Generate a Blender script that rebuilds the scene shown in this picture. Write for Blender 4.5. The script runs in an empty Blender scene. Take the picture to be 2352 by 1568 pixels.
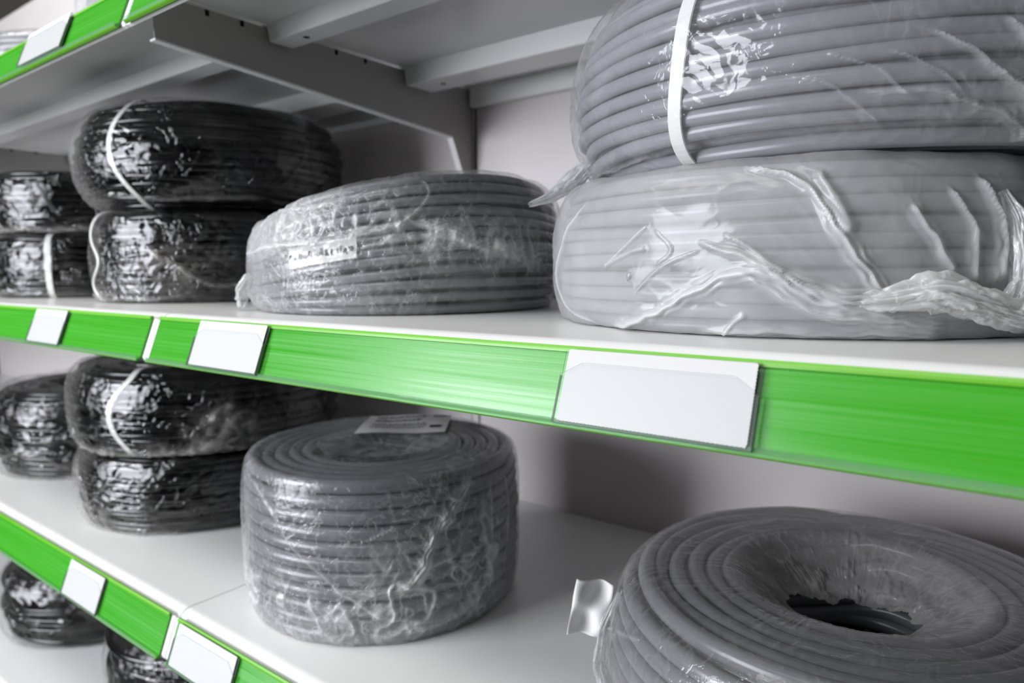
import bpy, math, random
import numpy as np
from mathutils import Vector, Matrix

scene = bpy.context.scene
COL = scene.collection

# ------------------------------------------------------------------ camera
cam_data = bpy.data.cameras.new('camera')
cam = bpy.data.objects.new('camera', cam_data)
COL.objects.link(cam)
cam_data.sensor_fit = 'HORIZONTAL'
cam_data.sensor_width = 36.0
cam_data.lens = 1584.8 / 2352 * 36.0
cam_data.clip_start = 0.01
YAW, PITCH, ROLL = -0.6482, 0.1046, -0.0073
fw = Vector((math.sin(YAW) * math.cos(PITCH), math.cos(YAW) * math.cos(PITCH), -math.sin(PITCH)))
rt = Vector((math.cos(YAW), -math.sin(YAW), 0))
up = rt.cross(fw)
r2 = rt * math.cos(ROLL) + up * math.sin(ROLL)
u2 = -rt * math.sin(ROLL) + up * math.cos(ROLL)
rot = Matrix((r2, u2, -fw)).transposed()
cam.matrix_world = Matrix.Translation((0.6348, -0.3044, 0.0404)) @ rot.to_4x4()
cam_data.dof.use_dof = True
cam_data.dof.focus_distance = 0.40
cam_data.dof.aperture_fstop = 7.0
scene.camera = cam

# ------------------------------------------------------------------ light and exposure
world = bpy.data.worlds.new('shop_air')
scene.world = world
world.use_nodes = True
_wt = world.node_tree
_bg = _wt.nodes['Background']
_tc = _wt.nodes.new('ShaderNodeTexCoord')
_sx = _wt.nodes.new('ShaderNodeSeparateXYZ')
_rp = _wt.nodes.new('ShaderNodeValToRGB')          # shop hall: dark floor, dim goods opposite, light ceiling
_rp.color_ramp.elements[0].position = 0.30
_rp.color_ramp.elements[0].color = (0.080, 0.075, 0.068, 1)
_rp.color_ramp.elements[1].position = 0.75
_rp.color_ramp.elements[1].color = (0.55, 0.53, 0.50, 1)
_m = _wt.nodes.new('ShaderNodeMath')
_m.operation = 'MULTIPLY_ADD'
_m.inputs[1].default_value = 0.5
_m.inputs[2].default_value = 0.5
_wt.links.new(_tc.outputs['Generated'], _sx.inputs[0])
_wt.links.new(_sx.outputs[2], _m.inputs[0])
_wt.links.new(_m.outputs[0], _rp.inputs[0])
_wt.links.new(_rp.outputs[0], _bg.inputs[0])
_xr = _wt.nodes.new('ShaderNodeMapRange')              # the hall is lighter towards the windows on the left
_xr.inputs[1].default_value = -0.7
_xr.inputs[2].default_value = 0.6
_xr.inputs[3].default_value = 0.16
_xr.inputs[4].default_value = 0.04
_wt.links.new(_sx.outputs[0], _xr.inputs[0])
_wt.links.new(_xr.outputs[0], _bg.inputs[1])


def area(name, loc, target, sx, sy, power, color):
    ld = bpy.data.lights.new(name, 'AREA')
    ld.shape = 'RECTANGLE'
    ld.size, ld.size_y, ld.energy, ld.color = sx, sy, power, color
    o = bpy.data.objects.new(name, ld)
    COL.objects.link(o)
    o.location = loc
    o.rotation_euler = (Vector(target) - Vector(loc)).to_track_quat('-Z', 'Y').to_euler()
    return o


area('shop_window_light', (-0.88, -1.93, 0.30), (0.2, 0.2, 0.0), 1.35, 1.45, 124, (0.90, 0.925, 1.0))
area('aisle_ceiling_light', (-0.3, -0.85, 1.7), (-0.1, 0.0, -0.1), 2.4, 0.45, 38, (1.0, 0.98, 0.94))
scene.view_settings.view_transform = 'Standard'
scene.view_settings.look = 'None'
scene.view_settings.gamma = 1.0
scene.view_settings.use_curve_mapping = False
scene.view_settings.exposure = -0.32
scene.cycles.use_denoising = True
scene.cycles.transparent_max_bounces = 20
scene.cycles.max_bounces = 8
scene.cycles.use_adaptive_sampling = True
scene.cycles.adaptive_threshold = 0.015


# ------------------------------------------------------------------ materials
def new_mat(name):
    m = bpy.data.materials.new(name)
    m.use_nodes = True
    nt = m.node_tree
    return m, nt, nt.nodes['Principled BSDF'], nt.nodes['Material Output']


def node(nt, kind, **kw):
    n = nt.nodes.new(kind)
    for k, v in kw.items():
        if k in n.inputs:
            n.inputs[k].default_value = v
        else:
            setattr(n, k, v)
    return n


def mapped(nt, scale, loc=(0, 0, 0)):
    tc = node(nt, 'ShaderNodeTexCoord')
    mp = node(nt, 'ShaderNodeMapping')
    mp.inputs['Scale'].default_value = scale
    mp.inputs['Location'].default_value = loc
    nt.links.new(tc.outputs['Object'], mp.inputs[0])
    return mp.outputs[0]


def painted_steel(name, col, rough=0.35, speck=0.04):
    m, nt, b, out = new_mat(name)
    v = mapped(nt, (9, 9, 9))
    n = node(nt, 'ShaderNodeTexNoise', Scale=1.5, Detail=4.0)
    nt.links.new(v, n.inputs[0])
    ramp = node(nt, 'ShaderNodeMixRGB')
    ramp.inputs[1].default_value = (*[c * (1 - speck) for c in col], 1)
    ramp.inputs[2].default_value = (*[min(1, c * (1 + speck)) for c in col], 1)
    nt.links.new(n.outputs[0], ramp.inputs[0])
    nt.links.new(ramp.outputs[0], b.inputs['Base Color'])
    b.inputs['Roughness'].default_value = rough
    n2 = node(nt, 'ShaderNodeTexNoise', Scale=120.0, Detail=2.0)
    nt.links.new(v, n2.inputs[0])
    bp = node(nt, 'ShaderNodeBump', Strength=0.03, Distance=0.001)
    nt.links.new(n2.outputs[0], bp.inputs['Height'])
    nt.links.new(bp.outputs[0], b.inputs['Normal'])
    return m


def rail_green(name, col, rough):
    m, nt, b, out = new_mat(name)
    v = mapped(nt, (3, 160, 420))
    n = node(nt, 'ShaderNodeTexNoise', Scale=1.0, Detail=5.0, Roughness=0.6)
    nt.links.new(v, n.inputs[0])
    mr = node(nt, 'ShaderNodeMapRange')
    mr.inputs[1].default_value = 0.3
    mr.inputs[2].default_value = 0.7
    mr.inputs[3].default_value = rough * 0.65
    mr.inputs[4].default_value = rough * 1.5
    nt.links.new(n.outputs[0], mr.inputs[0])
    nt.links.new(mr.outputs[0], b.inputs['Roughness'])
    mix = node(nt, 'ShaderNodeMixRGB')
    mix.inputs[1].default_value = (*[c * 0.92 for c in col], 1)
    mix.inputs[2].default_value = (*[min(1, c * 1.08) for c in col], 1)
    nt.links.new(n.outputs[0], mix.inputs[0])
    nt.links.new(mix.outputs[0], b.inputs['Base Color'])
    bp = node(nt, 'ShaderNodeBump', Strength=0.12, Distance=0.0004)
    nt.links.new(n.outputs[0], bp.inputs['Height'])
    nt.links.new(bp.outputs[0], b.inputs['Normal'])
    b.inputs['Specular IOR Level'].default_value = 0.62
    b.inputs['Coat Weight'].default_value = 0.0
    b.inputs['Coat Roughness'].default_value = 0.22
    return m


def cable_mat(name, col, rough, spec=0.5):
    m, nt, b, out = new_mat(name)
    v = mapped(nt, (60, 60, 60))
    n = node(nt, 'ShaderNodeTexNoise', Scale=1.0, Detail=3.0)
    nt.links.new(v, n.inputs[0])
    mix = node(nt, 'ShaderNodeMixRGB')
    mix.inputs[1].default_value = (*[c * 0.88 for c in col], 1)
    mix.inputs[2].default_value = (*[c * 1.12 for c in col], 1)
    nt.links.new(n.outputs[0], mix.inputs[0])
    nt.links.new(mix.outputs[0], b.inputs['Base Color'])
    b.inputs['Roughness'].default_value = rough
    b.inputs['Specular IOR Level'].default_value = spec
    return m


def film_mat(name, gloss=0.12, bdist=0.0022, f0=0.03, fk=0.5, patchy=False, bump=0.35, fine=0.25, white=(0.80, 0.81, 0.80), clear=0.96, scale=1.0, stretch=(1, 1, 1)):
    """thin polythene film: clear sheet, glossy skin, white haze where it is creased or doubled"""
    m = bpy.data.materials.new(name)
    m.use_nodes = True
    nt = m.node_tree
    nt.nodes.clear()
    out = node(nt, 'ShaderNodeOutputMaterial')
    L = nt.links.new
    v = mapped(nt, tuple(s * scale for s in stretch))
    # warped ridges = crease network
    w = node(nt, 'ShaderNodeTexNoise', Scale=28.0, Detail=3.0)
    L(v, w.inputs[0])
    wv = node(nt, 'ShaderNodeVectorMath', operation='SCALE')
    wv.inputs['Scale'].default_value = 0.035
    L(w.outputs[1], wv.inputs[0])
    ad = node(nt, 'ShaderNodeVectorMath', operation='ADD')
    L(v, ad.inputs[0])
    L(wv.outputs[0], ad.inputs[1])
    n1 = node(nt, 'ShaderNodeTexNoise', Scale=55.0, Detail=3.0, Roughness=0.55)
    L(ad.outputs[0], n1.inputs[0])
    s1 = node(nt, 'ShaderNodeMath', operation='SUBTRACT')
    L(n1.outputs[0], s1.inputs[0])
    s1.inputs[1].default_value = 0.5
    a1 = node(nt, 'ShaderNodeMath', operation='ABSOLUTE')
    L(s1.outputs[0], a1.inputs[0])
    r1 = node(nt, 'ShaderNodeMapRange')
    r1.inputs[1].default_value = 0.0
    r1.inputs[2].default_value = 0.035
    r1.inputs[3].default_value = 1.0
    r1.inputs[4].default_value = 0.0
    L(a1.outputs[0], r1.inputs[0])
    at = node(nt, 'ShaderNodeAttribute', attribute_name='haze')
    web = node(nt, 'ShaderNodeAttribute', attribute_name='web')
    m1 = node(nt, 'ShaderNodeMath', operation='MULTIPLY')
    L(r1.outputs[0], m1.inputs[0])
    L(web.outputs['Fac'], m1.inputs[1])
    m2 = node(nt, 'ShaderNodeMath', operation='MULTIPLY')
    L(m1.outputs[0], m2.inputs[0])
    m2.inputs[1].default_value = fine
    hz = node(nt, 'ShaderNodeMath', operation='ADD', use_clamp=True)
    L(at.outputs['Fac'], hz.inputs[0])
    L(m2.outputs[0], hz.inputs[1])
    # bump
    n3 = node(nt, 'ShaderNodeTexNoise', Scale=110.0, Detail=4.0, Roughness=0.6)
    L(ad.outputs[0], n3.inputs[0])
    sm = node(nt, 'ShaderNodeMath', operation='MULTIPLY_ADD')
    L(r1.outputs[0], sm.inputs[0])
    sm.inputs[1].default_value = 0.35
    L(n3.outputs[0], sm.inputs[2])
    bp = node(nt, 'ShaderNodeBump', Strength=bump, Distance=bdist)
    if patchy:
        n4 = node(nt, 'ShaderNodeTexNoise', Scale=26.0, Detail=2.0)
        L(v, n4.inputs[0])
        mk = node(nt, 'ShaderNodeMapRange')
        mk.inputs[1].default_value = 0.46
        mk.inputs[2].default_value = 0.60
        mk.inputs[3].default_value = 0.08
        L(n4.outputs[0], mk.inputs[0])
        ml = node(nt, 'ShaderNodeMath', operation='MULTIPLY')
        L(sm.outputs[0], ml.inputs[0])
        L(mk.outputs[0], ml.inputs[1])
        L(ml.outputs[0], bp.inputs['Height'])
    else:
        L(sm.outputs[0], bp.inputs['Height'])
    tr = node(nt, 'ShaderNodeBsdfTransparent')
    tr.inputs[0].default_value = (clear, clear, clear, 1)
    df = node(nt, 'ShaderNodeBsdfDiffuse')
    df.inputs[0].default_value = (*white, 1)
    tl = node(nt, 'ShaderNodeBsdfTranslucent')
    tl.inputs[0].default_value = (*white, 1)
    L(bp.outputs[0], df.inputs['Normal'])
    mw = node(nt, 'ShaderNodeMixShader')
    mw.inputs[0].default_value = 0.35
    L(df.outputs[0], mw.inputs[1])
    L(tl.outputs[0], mw.inputs[2])
    mx = node(nt, 'ShaderNodeMixShader')
    L(hz.outputs[0], mx.inputs[0])
    L(tr.outputs[0], mx.inputs[1])
    L(mw.outputs[0], mx.inputs[2])
    gl = node(nt, 'ShaderNodeBsdfGlossy')
    gl.inputs['Color'].default_value = (1, 1, 1, 1)
    gl.inputs['Roughness'].default_value = gloss
    L(bp.outputs[0], gl.inputs['Normal'])
    fm = schlick(nt, bp.outputs[0], f0, fk)
    m3 = node(nt, 'ShaderNodeMixShader')
    L(fm, m3.inputs[0])
    L(mx.outputs[0], m3.inputs[1])
    L(gl.outputs[0], m3.inputs[2])
    L(m3.outputs[0], out.inputs[0])
    return m


def schlick(nt, normal, f0, k):
    """same reflectance from both sides of a thin sheet"""
    lw = node(nt, 'ShaderNodeLayerWeight', Blend=0.5)
    if normal is not None: nt.links.new(normal, lw.inputs['Normal'])
    pw = node(nt, 'ShaderNodeMath', operation='POWER')
    nt.links.new(lw.outputs['Facing'], pw.inputs[0])
    pw.inputs[1].default_value = 4.0
    ma = node(nt, 'ShaderNodeMath', operation='MULTIPLY_ADD', use_clamp=True)
    nt.links.new(pw.outputs[0], ma.inputs[0])
    ma.inputs[1].default_value = k
    ma.inputs[2].default_value = f0
    return ma.outputs[0]


def clear_plastic(name, tint, dens, gloss=0.05, fac=0.12):
    m = bpy.data.materials.new(name)
    m.use_nodes = True
    nt = m.node_tree
    nt.nodes.clear()
    L = nt.links.new
    out = node(nt, 'ShaderNodeOutputMaterial')
    tr = node(nt, 'ShaderNodeBsdfTransparent')
    tr.inputs[0].default_value = (*tint, 1)
    df = node(nt, 'ShaderNodeBsdfDiffuse')
    df.inputs[0].default_value = (*[c * 0.7 for c in tint], 1)
    mx = node(nt, 'ShaderNodeMixShader')
    mx.inputs[0].default_value = dens
    L(tr.outputs[0], mx.inputs[1])
    L(df.outputs[0], mx.inputs[2])
    gl = node(nt, 'ShaderNodeBsdfGlossy')
    gl.inputs['Roughness'].default_value = gloss
    m3 = node(nt, 'ShaderNodeMixShader')
    L(schlick(nt, None, 0.010, 0.4), m3.inputs[0])
    L(mx.outputs[0], m3.inputs[1])
    L(gl.outputs[0], m3.inputs[2])
    L(m3.outputs[0], out.inputs[0])
    return m


def plain(name, col, rough=0.5, spec=0.5, metal=0.0):
    m, nt, b, out = new_mat(name)
    b.inputs['Base Color'].default_value = (*col, 1)
    b.inputs['Roughness'].default_value = rough
    b.inputs['Specular IOR Level'].default_value = spec
    b.inputs['Metallic'].default_value = metal
    return m


def woven(name, col):
    m, nt, b, out = new_mat(name)
    v = mapped(nt, (1, 1, 1))
    c = node(nt, 'ShaderNodeTexChecker', Scale=1400.0)
    L = nt.links.new
    L(v, c.inputs[0])
    bp = node(nt, 'ShaderNodeBump', Strength=0.35, Distance=0.0003)
    L(c.outputs[1], bp.inputs['Height'])
    L(bp.outputs[0], b.inputs['Normal'])
    b.inputs['Base Color'].default_value = (*col, 1)
    b.inputs['Roughness'].default_value = 0.45
    return m


M = {}
M['steel'] = painted_steel('white_painted_steel', (0.76, 0.76, 0.75), 0.28)
M['panel'] = painted_steel('warm_grey_panel_paint', (0.60, 0.565, 0.555), 0.5)
M['under'] = painted_steel('shade_darkened_bracket_paint', (0.33, 0.32, 0.305), 0.4)  # bracket grey darkened to carry the shade on its right-hand face
M['green'] = rail_green('green_rail_plastic', (0.036, 0.29, 0.010), 0.27)
M['green_edge'] = rail_green('yellow_green_rail_edge', (0.11, 0.38, 0.006), 0.4)
M['clear'] = clear_plastic('clear_rail_lip', (0.80, 0.92, 0.84), 0.10)
M['holder'] = clear_plastic('clear_tag_holder', (0.965, 0.97, 0.97), 0.012, gloss=0.35)
M['holder_edge'] = clear_plastic('tag_holder_edge', (0.55, 0.62, 0.58), 0.5)
M['card'] = plain('white_card', (0.54, 0.54, 0.535), 0.6, 0.3)
M['grey_cable'] = cable_mat('grey_cable_jacket', (0.245, 0.25, 0.268), 0.27)
M['grey_cable_dark'] = cable_mat('mid_grey_cable_jacket', (0.165, 0.168, 0.180), 0.25)
M['black_cable'] = cable_mat('black_cable_jacket', (0.004, 0.004, 0.0045), 0.20, 0.4)
M['film_bag'] = film_mat("milky_bag_film", 0.18, white=(0.68, 0.69, 0.69), f0=0.018, bump=0.08, fine=0.06, scale=0.35)
M['film_tight'] = film_mat('clear_bag_film', 0.13, bump=0.16, fine=0.22, scale=0.8)
M['film_wrap'] = film_mat('stretch_wrap_film', 0.12, bump=0.35, fine=0.42, scale=1.3)
M['film_black'] = film_mat('wrap_over_black_cable', 0.05, patchy=True, bdist=0.0035, f0=0.040, fk=0.30, bump=0.8, fine=0.06, white=(0.62, 0.60, 0.57), scale=0.6)
M['film_knot'] = film_mat('gathered_film', 0.14, bump=0.2, fine=0.3, scale=1.0)
M['strap'] = woven('white_woven_strap', (0.80, 0.81, 0.78))
M['cord'] = plain('off_white_strap', (0.70, 0.70, 0.66), 0.5)
M['dark'] = plain('black_recess', (0.01, 0.01, 0.01), 0.9, 0.1)
M['copper'] = plain('copper_core', (0.7, 0.28, 0.16), 0.35, 0.5, 0.8)
M['ink'] = plain('faded_print_ink', (0.06, 0.06, 0.07), 0.7, 0.2)
M['paper'] = plain('white_paper_label', (0.72, 0.71, 0.70), 0.6, 0.3)


# ------------------------------------------------------------------ object helpers
def tag(o, label=None, cat=None, group=None, kind=None):
    if label: o['label'] = label
    if cat: o['category'] = cat
    if group: o['group'] = group
    if kind: o['kind'] = kind
    return o


def empty(name, loc=(0, 0, 0), label=None, cat=None, group=None):
    o = bpy.data.objects.new(name, None)
    o.empty_display_size = 0.02
    COL.objects.link(o)
    o.location = loc
    return tag(o, label, cat, group)


def mesh_obj(name, verts, faces, mats, parent=None, smooth=False, attrs=None, fmat=None):
    me = bpy.data.meshes.new(name)
    if isinstance(faces, np.ndarray):
        nv, nf, k = len(verts), len(faces), faces.shape[1]
        me.vertices.add(nv)
        me.vertices.foreach_set('co', np.asarray(verts, dtype=np.float32).ravel())
        me.loops.add(nf * k)
        me.polygons.add(nf)
        me.loops.foreach_set('vertex_index', faces.astype(np.int32).ravel())
        me.polygons.foreach_set('loop_start', (np.arange(nf) * k).astype(np.int32))
        me.update(calc_edges=True)
        me.validate()
    else:
        me.from_pydata([tuple(v) for v in verts], [], [tuple(f) for f in faces])
        me.update()
    for m in (mats if isinstance(mats, (list, tuple)) else [mats]):
        me.materials.append(m)
    if smooth:
        me.polygons.foreach_set('use_smooth', np.ones(len(me.polygons), dtype=bool))
    if fmat is not None:
        me.polygons.foreach_set('material_index', np.asarray(fmat, dtype=np.int32))
    for k, a in (attrs or {}).items():
        at = me.attributes.new(k, 'FLOAT', 'POINT')
        at.data.foreach_set('value', np.asarray(a, dtype=np.float32).ravel())
    o = bpy.data.objects.new(name, me)
    COL.objects.link(o)
    if parent: o.parent = parent
    return o


def extrude_x(name, prof, x0, x1, mat, parent=None, fmat=None, smooth=False):
    """closed (y,z) outline swept along x"""
    n = len(prof)
    V = [(x0, y, z) for y, z in prof] + [(x1, y, z) for y, z in prof]
    F = [(i, (i + 1) % n, (i + 1) % n + n, i + n) for i in range(n)]
    F += [tuple(range(n))[::-1], tuple(range(n, 2 * n))]
    fm = None
    if fmat: fm = [fmat(i) for i in range(n)] + [0, 0]
    return mesh_obj(name, V, F, mat, parent, smooth, fmat=fm)


def boxes(name, bs, mat, parent=None):
    V, F = [], []
    for (x0, x1, y0, y1, z0, z1) in bs:
        b = len(V)
        V += [(x, y, z) for x in (x0, x1) for y in (y0, y1) for z in (z0, z1)]
        F += [tuple(b + i for i in f) for f in ((0, 1, 3, 2), (4, 6, 7, 5), (0, 4, 5, 1), (2, 3, 7, 6), (0, 2, 6, 4), (1, 5, 7, 3))]
    return mesh_obj(name, V, F, mat, parent)


# ------------------------------------------------------------------ noise (numpy)
_rng = np.random.RandomState(7)
_perm = _rng.permutation(256)
_perm = np.concatenate([_perm, _perm, _perm])
_grad = _rng.normal(size=(256, 3))
_grad /= np.linalg.norm(_grad, axis=1)[:, None]


def perlin(P):
    """gradient noise, about -0.7..0.7"""
    P = np.asarray(P, dtype=np.float64)
    i = np.floor(P).astype(np.int64)
    f = P - i
    i &= 255
    u = f * f * f * (f * (f * 6 - 15) + 10)
    out = 0
    for dx in (0, 1):
        for dy in (0, 1):
            for dz in (0, 1):
                h = _perm[_perm[_perm[i[..., 0] + dx] + i[..., 1] + dy] + i[..., 2] + dz]
                g = _grad[h]
                d = (f - np.array([dx, dy, dz]))
                w = (u[..., 0] if dx else 1 - u[..., 0]) * (u[..., 1] if dy else 1 - u[..., 1]) * (u[..., 2] if dz else 1 - u[..., 2])
                out = out + w * (g * d).sum(-1)
    return out


def fbm(P, octs=3):
    s, a = 0, 1.0
    for k in range(octs):
        s = s + a * perlin(P * 2 ** k + 17.3 * k)
        a *= 0.5
    return s


def ridge(P, k=3.0, sharp=6.0):
    """thin bright lines where the noise crosses zero"""
    return np.clip(1 - np.abs(perlin(P)) * sharp, 0, 1) ** k


def smooth01(x):
    x = np.clip(x, 0, 1)
    return x * x * (3 - 2 * x)


# ------------------------------------------------------------------ shelving
ZM, ZB, ZT, ZL = 0.0, -0.2846, 0.2896, -0.572     # heights of the four price rails
TOP = 0.0024                                       # tray surface above the rail's top edge
D = 0.4504                                         # depth to the back panel
d_s = Vector((-0.0149, -0.040)).normalized()       # down the rail (y, z)
n_s = Vector((d_s[1], -d_s[0]))   # out of the rail


def sp(s, n):
    """point on the rail profile: s down the face, n outwards"""
    return (d_s[0] * s + n_s[0] * n, d_s[1] * s + n_s[1] * n)


def make_shelf(x0, x1, z, label):
    root = empty('shelf', ((x0 + x1) / 2, D / 2, z), label, 'shelf')
    o = lambda ob: setattr(ob, 'location', (-(x0 + x1) / 2, -D / 2, 0)) or ob
    g = 0.0008
    prof = [(D - 0.002, TOP), (0.0155, TOP)]
    for k in range(1, 8):
        a = k / 8 * math.pi / 2
        prof.append((0.0155 - 0.0105 * math.sin(a), TOP - 0.0075 * (1 - math.cos(a))))
    prof += [(0.0045, -0.0065), sp(0.002, -0.0018), sp(0.0385, -0.0018), sp(0.0405, -0.0030), sp(0.0405, -0.0062), sp(0.012, -0.0062), (0.012, -0.0026), (D - 0.002, -0.0026)]
    o(extrude_x('tray', prof, x0 + g, x1 - g, M['steel'], root))
    for nm, ya, yb, zz, sl in (('reinforcement_beam', 0.127, 0.155, -0.0195, 0.004), ('reinforcement_beam', 0.317, 0.362, -0.0240, 0.004)):
        n_ = [(ya - 0.003, -0.0026), (ya, zz + 0.001), (ya + 0.001, zz), (yb - 0.001, zz), (yb, zz + 0.001), (yb + 0.003, -0.0026)]
        b = o(extrude_x(nm, n_, x0 + 0.004, x1 - 0.004, M['steel'], root))
        for cx in (x0 + 0.045, x1 - 0.045):
            V = [(cx + 0.0035 * math.cos(t), (ya + yb) / 2 + 0.0035 * math.sin(t), zz - 0.0002) for t in np.linspace(0, 2 * math.pi, 17)[:-1]]
            mesh_obj('bolt_hole', V, [tuple(range(16))], M['dark'], b)
    o(extrude_x('rear_flange', [(0.437, -0.0026), (0.4485, -0.0026), (0.4485, -0.0285), (0.437, -0.0285)], x0 + 0.004, x1 - 0.004, M['steel'], root))
    # price rail: hooked top edge, flat face, curled clear bottom lip
    hw = [sp(0, -0.0012), sp(0, 0.0012), sp(0.0016, 0.0016), sp(0.0032, 0.0012), sp(0.0034, 0.0002), sp(0.0385, 0.0002), sp(0.0400, 0.0012),
          sp(0.0412, 0.0026), sp(0.0422, 0.0026), sp(0.0427, 0.0014), sp(0.0427, -0.0008), sp(0.0415, -0.0016), sp(0.004, -0.0016)]
    e = 0.0080
    rail = o(extrude_x('price_rail', hw, x0 + e, x1 - e, [M['green'], M['green_edge']], root,
                       fmat=lambda i: 1 if i in (0, 1, 2) or i in (6, 7, 8, 9) else 0))
    cl = [sp(0.0392, 0.0024), sp(0.0385, 0.0028), sp(0.0387, 0.0034), sp(0.0396, 0.0034), sp(0.0412, 0.0036), sp(0.0420, 0.0033),
          sp(0.0421, 0.0028), sp(0.0410, 0.0030), sp(0.0398, 0.0028)]
    extrude_x('clear_lip', cl, x0 + e + 0.0005, x1 - e - 0.0005, M['clear'], rail)
    return root


def make_bracket(x, z, label):
    root = empty('shelf_bracket', (x, D / 2, z), label, 'bracket')
    pf = [(0.0135, -0.0045), (0.0135, -0.0425), (0.4057, -0.0711), (0.4242, -0.112), (0.440, -0.135), (0.4505, -0.135), (0.4505, -0.0045)]
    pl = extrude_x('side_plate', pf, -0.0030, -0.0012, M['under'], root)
    pl.location = (0, -D / 2, 0)
    # folded lower flange
    V, F = [], []
    line = [(0.0135, -0.0427), (0.4057, -0.0713), (0.4242, -0.1122), (0.440, -0.1352)]
    for i, (y, zz) in enumerate(line):
        for xx in (-0.0105, -0.0010):
            V += [(xx, y, zz), (xx, y + 0.0004, zz - 0.0018)]
    for i in range(len(line) - 1):
        a, b = 4 * i, 4 * i + 4
        F += [(a, a + 2, b + 2, b), (a + 1, b + 1, b + 3, a + 3), (a, b, b + 1, a + 1), (a + 2, a + 3, b + 3, b + 2)]
    F += [(0, 1, 3, 2), (4 * 3, 4 * 3 + 2, 4 * 3 + 3, 4 * 3 + 1)]
    fl = mesh_obj('lower_flange', V, F, M['steel'], root)
    fl.location = (0, -D / 2, 0)
    for y in (0.062, 0.098, 0.213, 0.255):
        sl = boxes('hook_slot', [(-0.0012, -0.0008, y, y + 0.004, -0.0105, -0.0050)], M['dark'], root)
        sl.location = (0, -D / 2, 0)
    return root


LV = {'top': ZT, 'middle': ZM, 'lower': ZB, 'lowest': ZL}
for nm, z in LV.items():
    make_shelf(0.0, 1.0, z, f'white steel shelf with green front rail, {nm} level, right-hand bay')
    make_shelf(-1.0, 0.0, z, f'white steel shelf with green front rail, {nm} level, left-hand bay')
    make_bracket(0.0, z, f'grey steel bracket carrying the {nm} shelves at the joint of the two bays')
    make_shelf(-2.0, -1.0, z, f'white steel shelf with green front rail, {nm} level, far bay at the left')
    make_bracket(-1.0, z, f'grey steel bracket under the {nm} shelves at the far joint on the left')

for i, (x0, x1, w) in enumerate(((0.0, 1.0, 'right-hand'), (-1.0, 0.0, 'left-hand'), (-2.0, -1.0, 'far left'))):
    p = boxes('back_panel', [(x0 + 0.0045, x1 - 0.012, D, D + 0.006, -0.75, 0.75)], M['panel'])
    tag(p, f'warm grey steel back panel behind the shelves of the {w} bay', 'panel')
for x, w in ((0.0, 'behind the bracket at the joint of the two near bays'), (-1.0, 'at the far joint on the left')):
    post = empty('upright_post', (x - 0.006, D + 0.02, -0.75), f'warm grey steel upright post {w}', 'post')
    b = boxes('post_body', [(-0.012, 0.0065, -0.0185, 0.02, 0, 1.5)], M['panel'], post)
    for k in range(6):
        boxes('mounting_slot', [(0.0005, 0.0030, -0.0192, -0.0150, 0.86 + 0.05 * k, 0.875 + 0.05 * k)], M['dark'], post)
    boxes('seam_strip', [(0.0068, 0.0103, -0.0193, -0.0186, 0, 1.5)], M['dark'], post)


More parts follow.
